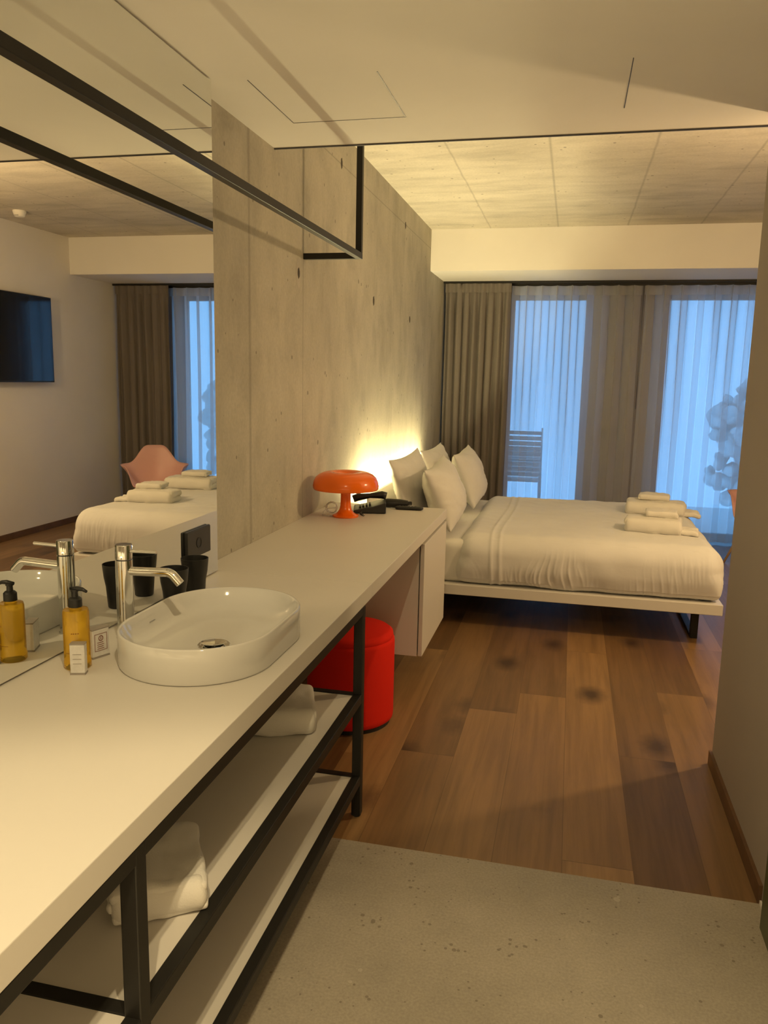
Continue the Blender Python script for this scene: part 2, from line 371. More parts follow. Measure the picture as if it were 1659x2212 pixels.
# windows
def window(idx, x0, x1):
    y = YF+.06; f = 0.055; z1 = 2.52
    bm = BM(); box(bm, x0, x0+f, y, y+.07, 0, z1); box(bm, x1-f, x1, y, y+.07, 0, z1); box(bm, x0+f, x1-f, y, y+.07, 0, f); box(bm, x0+f, x1-f, y, y+.07, z1-f, z1)
    o = obj('window_%d' % idx, bm, 'framew', kind='structure')
    obj('pane', B(x0+f-.005, x1-f+.005, y+.03, y+.042, f-.005, z1-f+.005), 'glass', o)
    return o
w1 = window(1, 0.66, 1.51); w2 = window(2, 2.235, 3.36)
def handle(w, x, z):
    bm = B(x-.018, x+.018, YF-.0+.03, YF+.06, z-.10, z+.10); box(bm, x-.012, x+.012, YF-.02, YF+.03, z-.09, z+.06)
    obj('handle', bm, 'blackpl', w, bevel=.004)
handle(w1, 1.478, 1.06); handle(w2, 2.265, 1.06)
for x in (1.70, 1.83):
    bm = B(x-.04, x+.04, YF-.012, YF, 1.045, 1.125); box(bm, x-.02, x+.02, YF-.016, YF-.012, 1.065, 1.105)
    t_ = obj('wall_switch', bm, 'blackpl', bevel=.002)
    tag(t_, ('left' if x < 1.75 else 'right')+' one of two dark wall switches on the pier behind the sheer curtain', 'switch')

# outside: balcony, trees, stacked chairs
obj('floor', B(-3, 8, YF+.25, 11.4, -0.18, -0.03), 'balcony', kind='structure')
def ico_clump(bm, c, r, seed, n=2):
    t = BM(); bmesh.ops.create_icosphere(t, subdivisions=2, radius=1)
    for v in t.verts:
        k = 1+0.35*nz(v.co.x*2.3+seed, v.co.y*2.3, v.co.z*2.3)+.18*nz(v.co.x*7+seed, v.co.y*7, v.co.z*7)
        v.co = Vector(c)+v.co*r*k
    m = bpy.data.meshes.new('t'); t.to_mesh(m); t.free(); bm.from_mesh(m); bpy.data.meshes.remove(m)
def tree(x, y, h, label):
    root = thing('garden_tree', label, 'tree', (x, y, -3.0))
    obj('trunk', tube(BM(), [(0,0,0), (.05,.02,h*.35), (0,.05,h*.7)], [.14, .11, .06]), 'bark', root, True)
    bm = BM()
    for i in range(420):
        a, b, rr = random.uniform(0, 2*PI), random.uniform(-1, 1), random.random()**.4
        ico_clump(bm, (1.25*rr*math.cos(a)*math.sqrt(1-b*b), .8*rr*math.sin(a)*math.sqrt(1-b*b), h*.68+h*.30*rr*b), random.uniform(.08,.19), i*3.1+x)
    obj('crown', bm, 'leaf', root, True)
tree(5.1, 15.6, 5.2, 'dusky tree seen through the right sheer curtain')
# stacked balcony chairs
def stack_chair(i, z):
    root = thing('balcony_chair', 'slatted chair in the dark stack outside behind the left sheer curtain', 'chair', (0.80, 10.05, -0.03+z), 0, 'stacked balcony chairs outside the left window')
    bm = BM()
    for k in range(6): box(bm, -.21, .21, -.2+k*.068, -.2+k*.068+.05, .42, .435)
    obj('seat', bm, 'grey', root)
    bm = BM()
    for k in range(4): box(bm, -.21, .21, .215+k*.012, .225+k*.012, .50+k*.07, .545+k*.07)
    obj('backrest', bm, 'grey', root)
    for sx in (-1, 1):
        for y0, y1, zt in ((-.2, -.24, .42), (.2, .26, .82)):
            pts = [(sx*.235, y1 if zt < .5 else .16, 0), (sx*.225, y0, .42)]
            if zt > .5: pts.append((sx*.22, .26, .80))
            obj('leg', tube(BM(), pts, .011, 8), 'grey', root, True)
    return root
for i in range(5): stack_chair(i, i*0.065)

# =====================================================================
# CURTAINS
# =====================================================================
def curtain(name, label, mat, x0, x1, y, z0, z1, period, depth, seed, header=0.09, gather=0.0, cat='curtain', group=None):
    bm = BM(); L = x1-x0; nx = max(60, int(L/period*20)); nzv = 40; G = []
    for i in range(nx+1):
        u = i/nx; row = []
        for j in range(nzv+1):
            v = j/nzv; z = z1-(z1-z0)*v
            ph = 2*PI*(u*L/period)+1.3*nz(u*L*3.1+seed, v*.9, 0)+seed
            if mat == 'sheer':
                ph = 2*PI*(u*L/period)+seed+.5*nz(u*L*1.7+seed, v*.8, 0)
                amp = depth*(1.25-.65*min(1, v*1.3))*(0.8+0.4*nz(u*L*4+seed, v*1.1, 4))
                yy = y+amp*math.sin(ph); xx = x0+u*L+.25*amp*math.sin(2*ph)+.012*v*nz(u*5+seed, v*2, 2)
            else:
                amp = depth*(0.35+0.65*min(1, v*(z1-z0)/header/3))*(0.75+0.5*nz(u*L*5+seed, v*1.3, 4))
                yy = y+amp*math.sin(ph)+.18*amp*math.sin(2.3*ph+v*2)+.010*nz(u*L*9+seed, v*2.5, 9)
                xx = x0+u*L+.35*amp*math.cos(ph)*(1-v*.2)+.010*v*nz(u*6+seed, v*3, 2)
            row.append(bm.verts.new((xx, yy, z)))
        G.append(row)
    for i in range(nx):
        for j in range(nzv): bm.faces.new((G[i][j], G[i+1][j], G[i+1][j+1], G[i][j+1]))
    root = thing(name, label, cat, ((x0+x1)/2, y, z0), 0, group)
    for v in bm.verts: v.co -= Vector(root.location)
    o = obj('cloth', bm, mat, root, True)
    if mat != 'sheer':
        s = o.modifiers.new('solid', 'SOLIDIFY'); s.thickness = .003
    # header tape with pinch pleats
    hb = BM()
    N = 80; top = []; bot = []
    for k in range(N+1):
        u = k/N; ph = 2*PI*(u*L/period)+seed; yy = y-.004+depth*.35*math.sin(ph)*.9-.008
        top.append(hb.verts.new((x0+u*L-root.location.x, yy-root.location.y, z1-z0))); bot.append(hb.verts.new((x0+u*L-root.location.x, yy-root.location.y, z1-z0-header)))
    for k in range(N): hb.faces.new((top[k], top[k+1], bot[k+1], bot[k]))
    h = obj('header_tape', hb, mat, root, True)
    return root
CY = 8.50
curtain('blackout_curtain', 'dark taupe blackout curtain gathered at the left of the window', 'drape', 0.02, 0.70, CY-.06, 0.02, 2.59, .085, .034, 1.0)
curtain('blackout_curtain', 'dark taupe blackout curtain seen in the mirror behind the pink chair', 'drape', 3.30, 3.97, CY-.06, 0.02, 2.59, .10, .034, 5.0)
curtain('sheer_curtain', 'white sheer curtain over the left window beside the dark drape', 'sheer', 0.64, 1.99, CY+.06, 0.02, 2.575, .150, .062, 2.0)
curtain('sheer_curtain', 'white sheer curtain over the right window, right of the centre join', 'sheer', 2.01, 3.36, CY+.06, 0.02, 2.575, .155, .056, 3.4)
bm = B(0.0, RW, CY-.08, CY-.05, 2.592, 2.612); box(bm, 0.0, RW, CY+.045, CY+.075, 2.575, 2.612)
tag(obj('curtain_track', bm, 'black'), 'black double curtain track under the white soffit', 'track')
bm = tube(BM(), [(2.0, CY+.04, 2.575), (2.0, CY+.04, 1.35)], .004, 8)
tag(obj('curtain_wand', bm, 'grey', smooth=True), 'thin grey draw wand hanging where the two sheers meet', 'curtain wand')

# =====================================================================
# MIRROR AND RAIL
# =====================================================================
MX = 0.086
mr = thing('wall_mirror', 'full height frameless mirror standing along the back of the counter', 'mirror', (0, .5, .868))
obj('backing_panel', B(0.001, MX-.005, YB-.55, 2.735-.5, 0, 1.737), 'white', mr)
obj('mirror_glass', B(MX-.005, MX, YB-.55, 2.737-.5, 0, 1.737), 'mirror', mr)
rl = thing('ceiling_rail', 'long black steel rail frame hanging from the ceiling over the counter', 'rail', (0.288, 3.985, 2.205))
h = .015
obj('long_bar', B(-h, h, YB-.0-3.985, h, -h, h), 'black', rl, bevel=.002)
obj('upright', B(-h, h, -h, h, h, .78), 'black', rl, bevel=.002)
obj('cross_bar', B(-.288, -h, -h, h, -h, h), 'black', rl, bevel=.002)

# =====================================================================
# COUNTER
# =====================================================================
CT = 0.862; CX = 0.692
ct = thing('vanity_counter', 'long white laminate counter on black steel frame with two open shelves', 'counter', (0.34, 1.9, 0))
Y0 = YB+.2-1.9
bm = B(-.34, CX-.34, Y0, 2.747-1.9, CT-.055, CT); 
obj('worktop', bm, 'lam', ct, bevel=.002)
obj('worktop', B(-.34, CX-.34, 2.7485-1.9, 4.545-1.9, CT-.055, CT), 'lam', ct, bevel=.002)
def bar(name, x0, x1, y0, y1, z0, z1): return obj(name, B(x0-.34, x1-.34, y0-1.9, y1-1.9, z0, z1), 'black', ct, bevel=.002)
TB0, TB1 = CT-.087, CT-.0552
bar('top_rail', CX-.032, CX-.001, YB+.2, 2.655, TB0, TB1); bar('top_rail', .02, .05, YB+.2, 2.655, TB0, TB1)
for (zt) in (.480, .165):
    bar('shelf_rail', CX-.032, CX-.001, YB+.2, 2.655, zt-.034, zt); bar('shelf_rail', .02, .05, YB+.2, 2.655, zt-.034, zt)
    for yy in (1.108, 2.612, -.4): bar('cross_rail', .05, CX-.032, yy, yy+.03, zt-.034, zt-.0)
    obj('shelf', B(.05-.34, CX-.0325-.34, YB+.2-1.9, 1.1075-1.9, zt-.022, zt-.003), 'lam2', ct)
    obj('shelf', B(.05-.34, CX-.0325-.34, 1.1385-1.9, 2.6115-1.9, zt-.022, zt-.003), 'lam2', ct)
for yy in (1.105, 2.622, -.4):
    for xx in (CX-.034, .018):
        bm = B(xx-.34, xx+.034-.34, yy-1.9, yy+.034-1.9, .006, TB0+.031)
        o = obj('leg', bm, 'black', ct, bevel=.003)
        obj('foot_pad', lathe(BM(), [(0, 0), (.014, 0), (.016, .003), (.016, .007), (0, .007)], 20, (xx+.017-.34, yy+.017-1.9, 0)), 'rubber', o)

# drawer unit under the counter end
du = thing('drawer_cabinet', 'white hanging drawer cabinet under the far end of the counter', 'cabinet', (0.34, 3.84, .2))
obj('body', B(-.338, .325, 0, .69, .0, .606), 'lam', du, bevel=.0015)
obj('door', B(.331, .352, -.004, .700, .004, .590), 'lam', du, bevel=.0015)

# pouf
st = thing('pouf', 'round red felt pouf tucked under the counter', 'pouf', (0.42, 3.46, 0))
prof = [(0, .018), (.190, .018), (.203, .028), (.205, .05), (.205, .395), (.203, .408), (.196, .414), (.199, .420), (.196, .438), (.180, .450), (0, .455)]
obj('cushion', lathe(BM(), prof, 64), 'redf', st, True, auto=50)
obj('base', lathe(BM(), [(0, 0), (.19, 0), (.19, .018), (0, .018)], 48), 'blackpl', st)

# =====================================================================
# BASIN
# =====================================================================
def capsule_ring(bm, a, L, z, cx=0, cy=0, N=72):
    vs = []
    for i in range(N):
        t = 2*PI*(i+.5)/N; s = math.sin(t); vs.append(bm.verts.new((cx+a*math.cos(t), cy+a*s+(L if s > 0 else -L), z)))
    return vs
def loft(bm, rings, cap0=False, cap1=False):
    for A, C in zip(rings, rings[1:]):
        n = len(A)
        for k in range(n): bm.faces.new((A[k], A[(k+1) % n], C[(k+1) % n], C[k]))
    if cap0: bm.faces.new(rings[0][::-1])
    if cap1: bm.faces.new(rings[-1])
bs = thing('wash_basin', 'oval white ceramic vessel basin on the counter', 'basin', (0.4448, 1.942, CT))
bm = BM(); a, L, hh = .2040, .094, .093
R = [(a-.006, L, 0.0), (a-.002, L, .002), (a-.0005, L, .006), (a, L, hh*.6), (a, L, hh-.004), (a-.003, L, hh), (a-.006, L, hh), (a-.0095, L, hh-.004), (a-.016, L, hh*.80), (a-.032, L, hh*.52), (a-.060, L*.97, hh*.34), (a-.10, L*.9, hh*.25), (a-.15, L*.7, hh*.19), (a-.185, L*.3, hh*.165)]
rings = [capsule_ring(bm, r, l, z) for r, l, z in R]; loft(bm, rings, True, True)
obj('bowl', bm, 'ceram', bs, True, auto=60)
bm = lathe(BM(), [(0, .0), (.042, 0), (.044, .002), (.042, .004), (.037, .004), (.036, .002), (.031, .002), (0, .002)], 40); 
dr = obj('drain', bm, 'chrome', bs, True, auto=40); dr.location = (.012, -.03, hh*.168)
lid = obj('drain_cover', lathe(BM(), [(.026, .003), (.033, .010), (.033, .0115), (.022, .014), (0, .0155)], 40), 'chrome', dr, True, auto=40)
# faint maker's mark on inner wall
bm = BM()
for k in range(7): box(bm, 0, .0003, k*.0045, k*.0045+.003, 0, .0022)
mk = obj('maker_mark', bm, 'grey', bs); mk.location = (-.1755, -.035, hh*.68); mk.rotation_euler = (0, -.55, 0)

# faucet
fc = thing('faucet', 'tall chrome basin mixer tap with pin lever behind the basin', 'faucet', (0.178, 1.937, CT))
r0 = .0235
obj('body', lathe(BM(), [(0,0), (r0+.003, 0), (r0+.003, .004), (r0, .006), (r0, .228), (r0-.001, .2285), (0, .2285)], 48), 'chrome', fc, True, auto=40)
obj('cap', lathe(BM(), [(0, .231), (r0-.001, .231), (r0, .232), (r0, .270), (r0-.001, .2715), (0, .2715)], 48), 'chrome', fc, True, auto=40)
obj('neck_ring', lathe(BM(), [(0, .2283), (r0-.0025, .2283), (r0-.0025, .2312), (0, .2312)], 32), 'rim', fc, True, auto=40)
obj('lever', tube(BM(), [(r0-.004, 0, .254), (.055, 0, .255), (.100, 0, .256)], [.0052, .0048, .0048], 16), 'chrome', fc, True, auto=40)
sp = [(r0-.006, 0, .197)]
sp += [(.04+.09*k/5, 0, .1975+.0008*k) for k in range(6)]
for k in range(1, 8):
    an = k/7*math.radians(47); sp.append((.13+.030*math.sin(an), 0, .2015-.030*(1-math.cos(an))))
e = sp[-1]; sp.append((e[0]+.018, 0, e[2]-.019))
obj('spout', tube(BM(), sp, .0125, 20), 'chrome', fc, True, auto=40)

# cups
def cup(loc, label):
    c = thing('tumbler', label, 'cup', loc, 0, 'black bathroom tumblers')
    H = .142
    prof = [(0, 0), (.028, 0), (.031, .004), (.0345, .05), (.036, .07), (.0415, .10), (.0445, .13), (.0455, H), (.0435, H), (.0425, .13), (.0395, .10), (.034, .07), (.0325, .05), (.029, .008), (0, .007)]
    obj('body', lathe(BM(), prof, 48), 'blackpl', c, True, auto=50)
cup((0.185, 2.207, CT), 'black tumbler behind the basin, the one nearer the faucet')
cup((0.180, 2.359, CT), 'black tumbler behind the basin, the one under the wall socket')

# soap bottle
bt = thing('soap_bottle', 'amber liquid soap pump bottle left of the basin', 'bottle', (0.180, 1.705, CT))
prof = [(0, 0), (.030, 0), (.0335, .004), (.0335, .018), (.032, .022), (.032, .145), (.030, .152), (.022, .154), (.0145, .154), (.0145, .158), (0, .158)]
bo = obj('bottle_body', lathe(BM(), prof, 48), 'amber', bt, True, auto=45)
bm = BM(); R_ = .0324
def lab(zc, hgt, t0, t1):
    n = 10
    vs = [(bm.verts.new((R_*math.cos(t0+(t1-t0)*i/n), R_*math.sin(t0+(t1-t0)*i/n), zc)), bm.verts.new((R_*math.cos(t0+(t1-t0)*i/n), R_*math.sin(t0+(t1-t0)*i/n), zc+hgt))) for i in range(n+1)]
    for A, C in zip(vs, vs[1:]): bm.faces.new((A[0], C[0], C[1], A[1]))
lab(.044, .0012, -1.9, -.6)
obj('label_line', bm, simple('bottle_print_line', (0.25, 0.11, 0.01), 0.6), bo); bm = BM()
for k in range(6): lab(.046, .010, -.9+k*.13, -.9+k*.13+.08)
obj('label_lettering', bm, simple('bottle_print_upper', (0.25, 0.11, 0.01), 0.6), bo); bm = BM()
for k in range(4): lab(.095, .003, -1.4+k*.16, -1.4+k*.16+.11)
obj('label_lettering', bm, simple('bottle_print', (0.25, 0.11, 0.01), 0.6), bo)
pc = obj('pump_collar', lathe(BM(), [(0, .1585), (.0165, .1585), (.0168, .16), (.0165, .178), (.012, .183), (.008, .184), (.0075, .197), (.010, .198), (.010, .2035), (0, .204)], 32), 'blackpl', bt, True, auto=40)
obj('pump_spout', tube(BM(), [(-.012, 0, .2035), (.008, 0, .2055), (.022, 0, .2045), (.034, 0, .199)], [.0045, .006, .005, .0035], 12), 'blackpl', pc, True)

# boxes
def smallbox(loc, rz, label, W, D, H, mark):
    b = thing('toiletry_box', label, 'box', loc, rz, 'toiletry boxes by the soap bottle')
    c = obj('carton', B(-W/2, W/2, -D/2, D/2, .004, H-.003), 'boxp', b, bevel=.002)
    obj('base_edge', B(-W/2-.0004, W/2+.0004, -D/2-.0004, D/2+.0004, 0, .004), 'boxt', b)
    obj('lid', B(-W/2-.0003, W/2+.0003, -D/2-.0003, D/2+.0003, H-.003, H), 'boxt', b, bevel=.0008)
    bm = BM(); f = -D/2-.0006; g = -D/2
    if mark:
        w_, z0, z1 = W*.36, H*.24, H*.82
        for (x0, x1, za, zb) in ((-w_, w_, z1-.0012, z1), (-w_, w_, z0, z0+.0012), (-w_, -w_+.0012, z0, z1), (w_-.0012, w_, z0, z1)): box(bm, x0, x1, f, g, za, zb)
        for k in range(4): box(bm, -w_*.6, w_*.5-.002*(k % 2), f, g, z0+.005+.0055*k, z0+.0065+.0055*k)
        n = 20; ro, ri, zc = .0075, .0052, H*.66
        A = [bm.verts.new((ro*math.cos(2*PI*i/n), f, zc+ro*math.sin(2*PI*i/n))) for i in range(n)]; C = [bm.verts.new((ri*math.cos(2*PI*i/n), f, zc+ri*math.sin(2*PI*i/n))) for i in range(n)]
        for i in range(n): bm.faces.new((A[i], A[(i+1) % n], C[(i+1) % n], C[i]))
        box(bm, -.001, .001, f, g, zc-.003, zc+.003)
    else:
        for k in range(3): box(bm, -W*.3, W*.28, f, g, H*.35+k*.012, H*.35+k*.012+.0012)
    obj('printed_mark', bm, 'gold' if mark else 'boxt', c)
smallbox((0.211, 1.664, CT), .30, 'small grey white toiletry carton standing in front of the soap bottle', .036, .022, .080, False)
smallbox((0.186, 1.786, CT), 1.20, 'small grey toiletry carton with a round emblem, right of the soap bottle', .052, .026, .080, True)

# mirror power socket
so = thing('power_socket', 'black square power socket fixed on the mirror above the tumblers', 'socket', (MX, 2.56, 1.012))
obj('housing', B(0.0005, .0115, -.092, .092, -.050, .050), 'blackpl', so, bevel=.003)
fp = obj('face_plate', B(.0115, .0135, -.089, .089, -.047, .047), simple('socket_face', (.03, .028, .026), .5), so, bevel=.001)
ho = obj('socket_hole', lathe(BM(), [(0, 0), (.017, 0), (.019, .0015), (.019, .002), (.0165, .002), (.0165, .0008), (0, .0008)], 32), 'blackpl', fp, True, auto=40)
ho.rotation_euler = (0, PI/2, 0); ho.location = (.0135, -.005, 0)

# =====================================================================
# TABLE LAMP, PHONE, REMOTE
# =====================================================================
tl = thing('table_lamp', 'orange mushroom shaped plastic table lamp on the counter', 'lamp', (0.207, 4.085, CT))
obj('stand', lathe(BM(), [(0,0), (.068, 0), (.071, .004), (.070, .010), (.060, .014), (.045, .022), (.034, .038), (.0285, .060), (.027, .09), (.027, .145), (.030, .150), (0, .150)], 56), 'orange', tl, True, auto=50)
prof = [(.168, .150), (.173, .150), (.1765, .156), (.178, .170), (.174, .192), (.163, .214), (.145, .230), (.120, .241), (.095, .245), (.070, .243), (.050, .236), (.032, .226), (.015, .221), (0, .220)]
inn = [(0, .214), (.03, .219), (.07, .236), (.118, .234), (.142, .223), (.159, .208), (.169, .190), (.172, .170), (.168, .150)]
obj('shade', lathe(BM(), inn[::1][:-1]+[(.168, .150)]+prof[1:], 72), 'orange', tl, True, auto=60)
for k in range(4):
    an = PI/4+k*PI/2
    obj('bulb', lathe(BM(), [(0,-.018), (.012, -.014), (.016, 0), (.012, .014), (0, .018)], 20, (.085*math.cos(an), .085*math.sin(an), .198)), 'clear', tl, True)
obj('bulb_arm', B(-.08, .08, -.006, .006, .150, .158), 'orange', tl)
bm = BM()
pts = [(-.07, -.02, .004), (-.10, -.03, .004), (-.125, -.01, .004), (-.135, .03, .015), (-.12, .05, .03)]
for k in range(40):
    an = k/40*2*PI*3; pts.append((-.095+.030*math.cos(an), .055+.012*math.sin(an*.7), .036+.030*math.sin(an)))
obj('cable', tube(bm, pts, .0028, 8), 'clear', tl, True)

ph = thing('desk_telephone', 'black desk telephone behind the orange lamp', 'telephone', (0.285, 4.31, CT), .25-PI/2)
bm = BM()
sec = [(-.10, 0), (.10, 0), (.10, .018), (-.02, .040), (-.10, .062)]
A = [bm.verts.new((-.10, y, z)) for y, z in sec]; C = [bm.verts.new((.10, y, z)) for y, z in sec]
bm.faces.new(A); bm.faces.new(C[::-1])
for k in range(5): bm.faces.new((A[k], A[(k+1) % 5], C[(k+1) % 5], C[k]))
for v in bm.verts: v.co = Vector((v.co.x, -v.co.y*.9+0, v.co.z))
pb = obj('body', bm, 'blackpl', ph, bevel=.006)
bm = BM()
for i in range(3):
    for j in range(4): box(bm, .0+i*.022, .015+i*.022, -.06+j*.018, -.048+j*.018, .02+.0, .0345+.005*j)
obj('keypad', bm, 'blackpl', pb)
hs = [(-.062, -.095, .058), (-.063, -.07, .068), (-.064, 0, .078), (-.063, .07, .084), (-.062, .095, .078)]
obj('handset', tube(BM(), hs, [.021, .022, .014, .022, .021], 16), 'blackpl', ph, True)
cp = []
for k in range(60):
    u = k/59; an = u*2*PI*9; cp.append((.08+.12*u, -.03-.02*math.sin(u*3), .008+.0055*math.sin(an)+.001)); cp[-1] = (cp[-1][0], cp[-1][1]+.005*math.cos(an), cp[-1][2])
obj('cord', tube(BM(), cp, .0018, 6), 'blackpl', ph, True)

rm = thing('remote_control', 'long black remote control at the far front of the counter', 'remote control', (0.490, 4.425, CT), .05)
obj('body', rbox(BM(), (.165, .042, .020), (.02, .02, .009), (20, 10, 6), c=(0, 0, .0105)), 'blackpl', rm, True)
bm = BM()
for i in range(6):
    for j in range(2): box(bm, -.06+i*.018, -.05+i*.018, -.010+j*.014, -.003+j*.014, .0195, .0215)
obj('button', bm, 'rim', rm); rm.children[-1]['kind'] = 'stuff'
ey = thing('hair_dryer', 'black folding hair dryer lying behind the remote control', 'hair dryer', (0.40, 4.475, CT), .20)
obj('barrel', tube(BM(), [(-.07, 0, .027), (-.05, 0, .027), (.03, 0, .026), (.07, 0, .024)], [.022, .026, .024, .020], 24), 'blackpl', ey, True, auto=50)
obj('grip', tube(BM(), [(-.03, .0, .024), (.03, .055, .016), (.09, .085, .014)], [.016, .014, .012], 16), 'blackpl', ey, True)
obj('cable', tube(BM(), [(.09, .085, .010), (.06, -.01, .003), (.10, -.05, .003), (.14, -.03, .003), (.12, .02, .003)], .0025, 8), 'grey', ey, True)

# =====================================================================
# BED
# =====================================================================
bd = thing('bed', 'low double bed with white platform and black sled legs against the concrete wall', 'bed', (1.2, 6.03, 0))
BX0, BX1, BY0, BY1 = .115, 2.335, 5.03, 7.03
obj('platform', B(BX0-1.2, BX1-1.2, BY0-6.03, BY1-6.03, .216, .283), 'lam', bd, bevel=.003)
def sled(x):
    bm = BM(); y0, y1, t = 5.23, 6.83, .045
    box(bm, x, x+.045, y0, y0+t, .0, .216); box(bm, x, x+.045, y1-t, y1, 0, .216); box(bm, x, x+.045, y0+t, y1-t, 0, .02); box(bm, x, x+.045, y0+t, y1-t, .196, .216)
    for v in bm.verts: v.co -= Vector((1.2, 6.03, 0))
    obj('leg', bm, 'black', bd, bevel=.002)
sled(2.19); sled(.35)
hb = obj('headboard', B(.100-1.2, .114-1.2, 4.96-6.03, 7.40-6.03, .18, .852), 'lam', bd, bevel=.002)
obj('light_shelf', B(.001-1.2, .100-1.2, 4.96-6.03, 7.40-6.03, .762, .778), 'lam', hb)
obj('led_strip', B(.035-1.2, .055-1.2, 4.98-6.03, 7.34-6.03, .778, .786), 'led', hb)
def mfn(co, n):
    k = .006*nz(co.x*9, co.y*4, co.z*3)+.004*nz(co.x*24, co.y*3, co.z*6); return co+n*k
obj('mattress', rbox(BM(), (2.08, 1.90, .285), (.05, .05, .05), (90, 60, 12), mfn, (1.20-1.2, 6.03-6.03, .4265)), 'sheet', bd, True)

def dfn(co, n):
    # co local to duvet centre
    X, Y, Z = co; side = abs(n.y) > .6 or abs(n.x) > .6
    hz = Z/.165
    d = Vector(co)
    k = .008*nz(X*2.1, Y*2.1, 3)+.004*nz(X*6, Y*6, 5)
    if n.z > .5 and not side: k += .0035*nz(X*12+Y*5, Y*9-X*4, 1)
    low = max(0, min(1, (.55-hz)/1.0))
    puff = .030*(1-hz*hz) if hz < 1 else 0
    # gathered vertical puckers
    t = X if abs(n.y) > abs(n.x) else Y
    sgn = 3 if abs(n.y) > abs(n.x) else 8
    wv = nz(t*23+1.5*nz(t*3, Z*5, 1)+Z*1.5, Z*1.6+sgn, 2); rg = 1-abs(wv)*4.0
    env = max(0, .25+nz(t*2.6, sgn, Z*2.5+7)*1.9)
    pk = max(0, rg)**2*.0075*env*max(0, min(1, .75-hz*.9))
    wide = .010*nz(t*5+Z*3.5, Z*2, sgn)
    hw = max(abs(n.y), abs(n.x))*min(1, max(0, (1.0-hz)*1.6))
    k += (pk+wide)*hw+puff*max(abs(n.x), abs(n.y))*.8
    # fold ridges near the head end
    for xr, am in ((-.590, .006), (-.535, .005)):
        k += am*math.exp(-((X-xr-.012*math.sin(Y*3+Z*4))/.012)**2)
    co = Vector(co)
    if hz < .1:
        kk = min(1, (.1-hz)/.8)
        if abs(n.y) > .05: co.y += math.copysign((.9775-abs(co.y))*.85*kk*abs(n.y)**.3, co.y)
        if abs(n.x) > .05: co.x += math.copysign((.815-abs(co.x))*.85*kk*abs(n.x)**.3, co.x)
    d = co+n*k
    if hz < -.75:   # hem undulates over the platform
        d.z += .012*nz(t*4, 1, sgn)+.004
    return d
dv = rbox(BM(), (1.630, 1.955, .330), (.10, .12, .13), (300, 260, 46), dfn, (0, 0, 0))
bmesh.ops.delete(dv, geom=[f for f in dv.faces if f.calc_center_median().z < -.10 and abs(f.calc_center_median().y) < .93 and abs(f.calc_center_median().x) < .77], context='FACES')
dvo = obj('duvet', dv, 'duvet', smooth=True); sm_ = dvo.modifiers.new('solid', 'SOLIDIFY'); sm_.thickness = .012; sm_.offset = -1
dvo.location = (1.508, 6.03, .452)
tag(dvo, 'white cotton duvet spread over the bed with puckered sides', 'duvet')

# pillows
def pillow(label, bn, bf, tn, tf, thick, seed, side):
    """corners: bottom-near, bottom-far, top-near, top-far; side = outward thickness direction"""
    bn, bf, tn, tf = map(Vector, (bn, bf, tn, tf)); c = (bn+bf+tn+tf)/4
    nrm = ((bf-bn)+(tf-tn)).cross((tn-bn)+(tf-bf)).normalized()
    root = thing('pillow', label, 'pillow', c, 0, 'pillows at the head of the bed')
    N = 48; bm = BM(); S = {}
    for sgn in (1, -1):
        for i in range(N+1):
            for j in range(N+1):
                if sgn < 0 and (i in (0, N) or j in (0, N)): S[(sgn,i,j)] = S[(1,i,j)]; continue
                u, v = i/N*2-1, j/N*2-1
                pin = 1-.055*(1-u*u)*0
                uu = u*(1-.07*(1-v*v)**1.0*abs(u)**2) ; vv = v*(1-.09*(1-u*u)*abs(v)**2)
                # edges bow inwards between the corners
                a, b = (uu+1)/2, (vv+1)/2
                p = bn*(1-a)*(1-b)+bf*a*(1-b)+tn*(1-a)*b+tf*a*b
                t = thick/2*((1-abs(u)**2.6)*(1-abs(v)**2.6))**.62
                t *= 1+.18*nz(u*1.6+seed, v*1.6, sgn)
                edge = max(abs(u), abs(v))
                wr = .009*nz(u*7+seed, v*5, sgn*2)*(edge**2)+.012*max(0, nz((u+v)*4+seed, (u-v)*1.2, sgn))*(edge)+.004*nz(u*16, v*16, seed)
                if edge > .995: wr = 0
                q = p+nrm*sgn*(t+wr)-c
                S[(sgn,i,j)] = bm.verts.new(q)
        for i in range(N):
            for j in range(N):
                f = [S[(sgn,i,j)], S[(sgn,i+1,j)], S[(sgn,i+1,j+1)], S[(sgn,i,j+1)]]
                if sgn < 0: f = f[::-1]
                if len(set(f)) == 4: bm.faces.new(f)
    o = obj('cover', bm, 'pillow', root, True)
    e = [bn, bf, tf, tn]
    return root
pillow('white pillow leaning on the headboard at the near side, behind another pillow', (.36, 5.16, .600), (.38, 5.98, .600), (.215, 5.08, 1.075), (.235, 5.98, 1.090), .17, 1, 1)
pillow('white pillow leaning on the headboard at the window side, behind another pillow', (.36, 6.12, .600), (.38, 6.90, .600), (.235, 6.10, 1.055), (.255, 6.98, 1.060), .19, 5, 1)
pillow('white front pillow at the near side of the bed', (.640, 5.10, .612), (.60, 5.92, .612), (.455, 5.06, 1.020), (.44, 5.95, 1.045), .24, 9, 1)
pillow('white front pillow at the window side of the bed', (.665, 6.12, .612), (.665, 6.93, .612), (.500, 6.08, 1.035), (.505, 6.92, 1.055), .21, 13, 1)

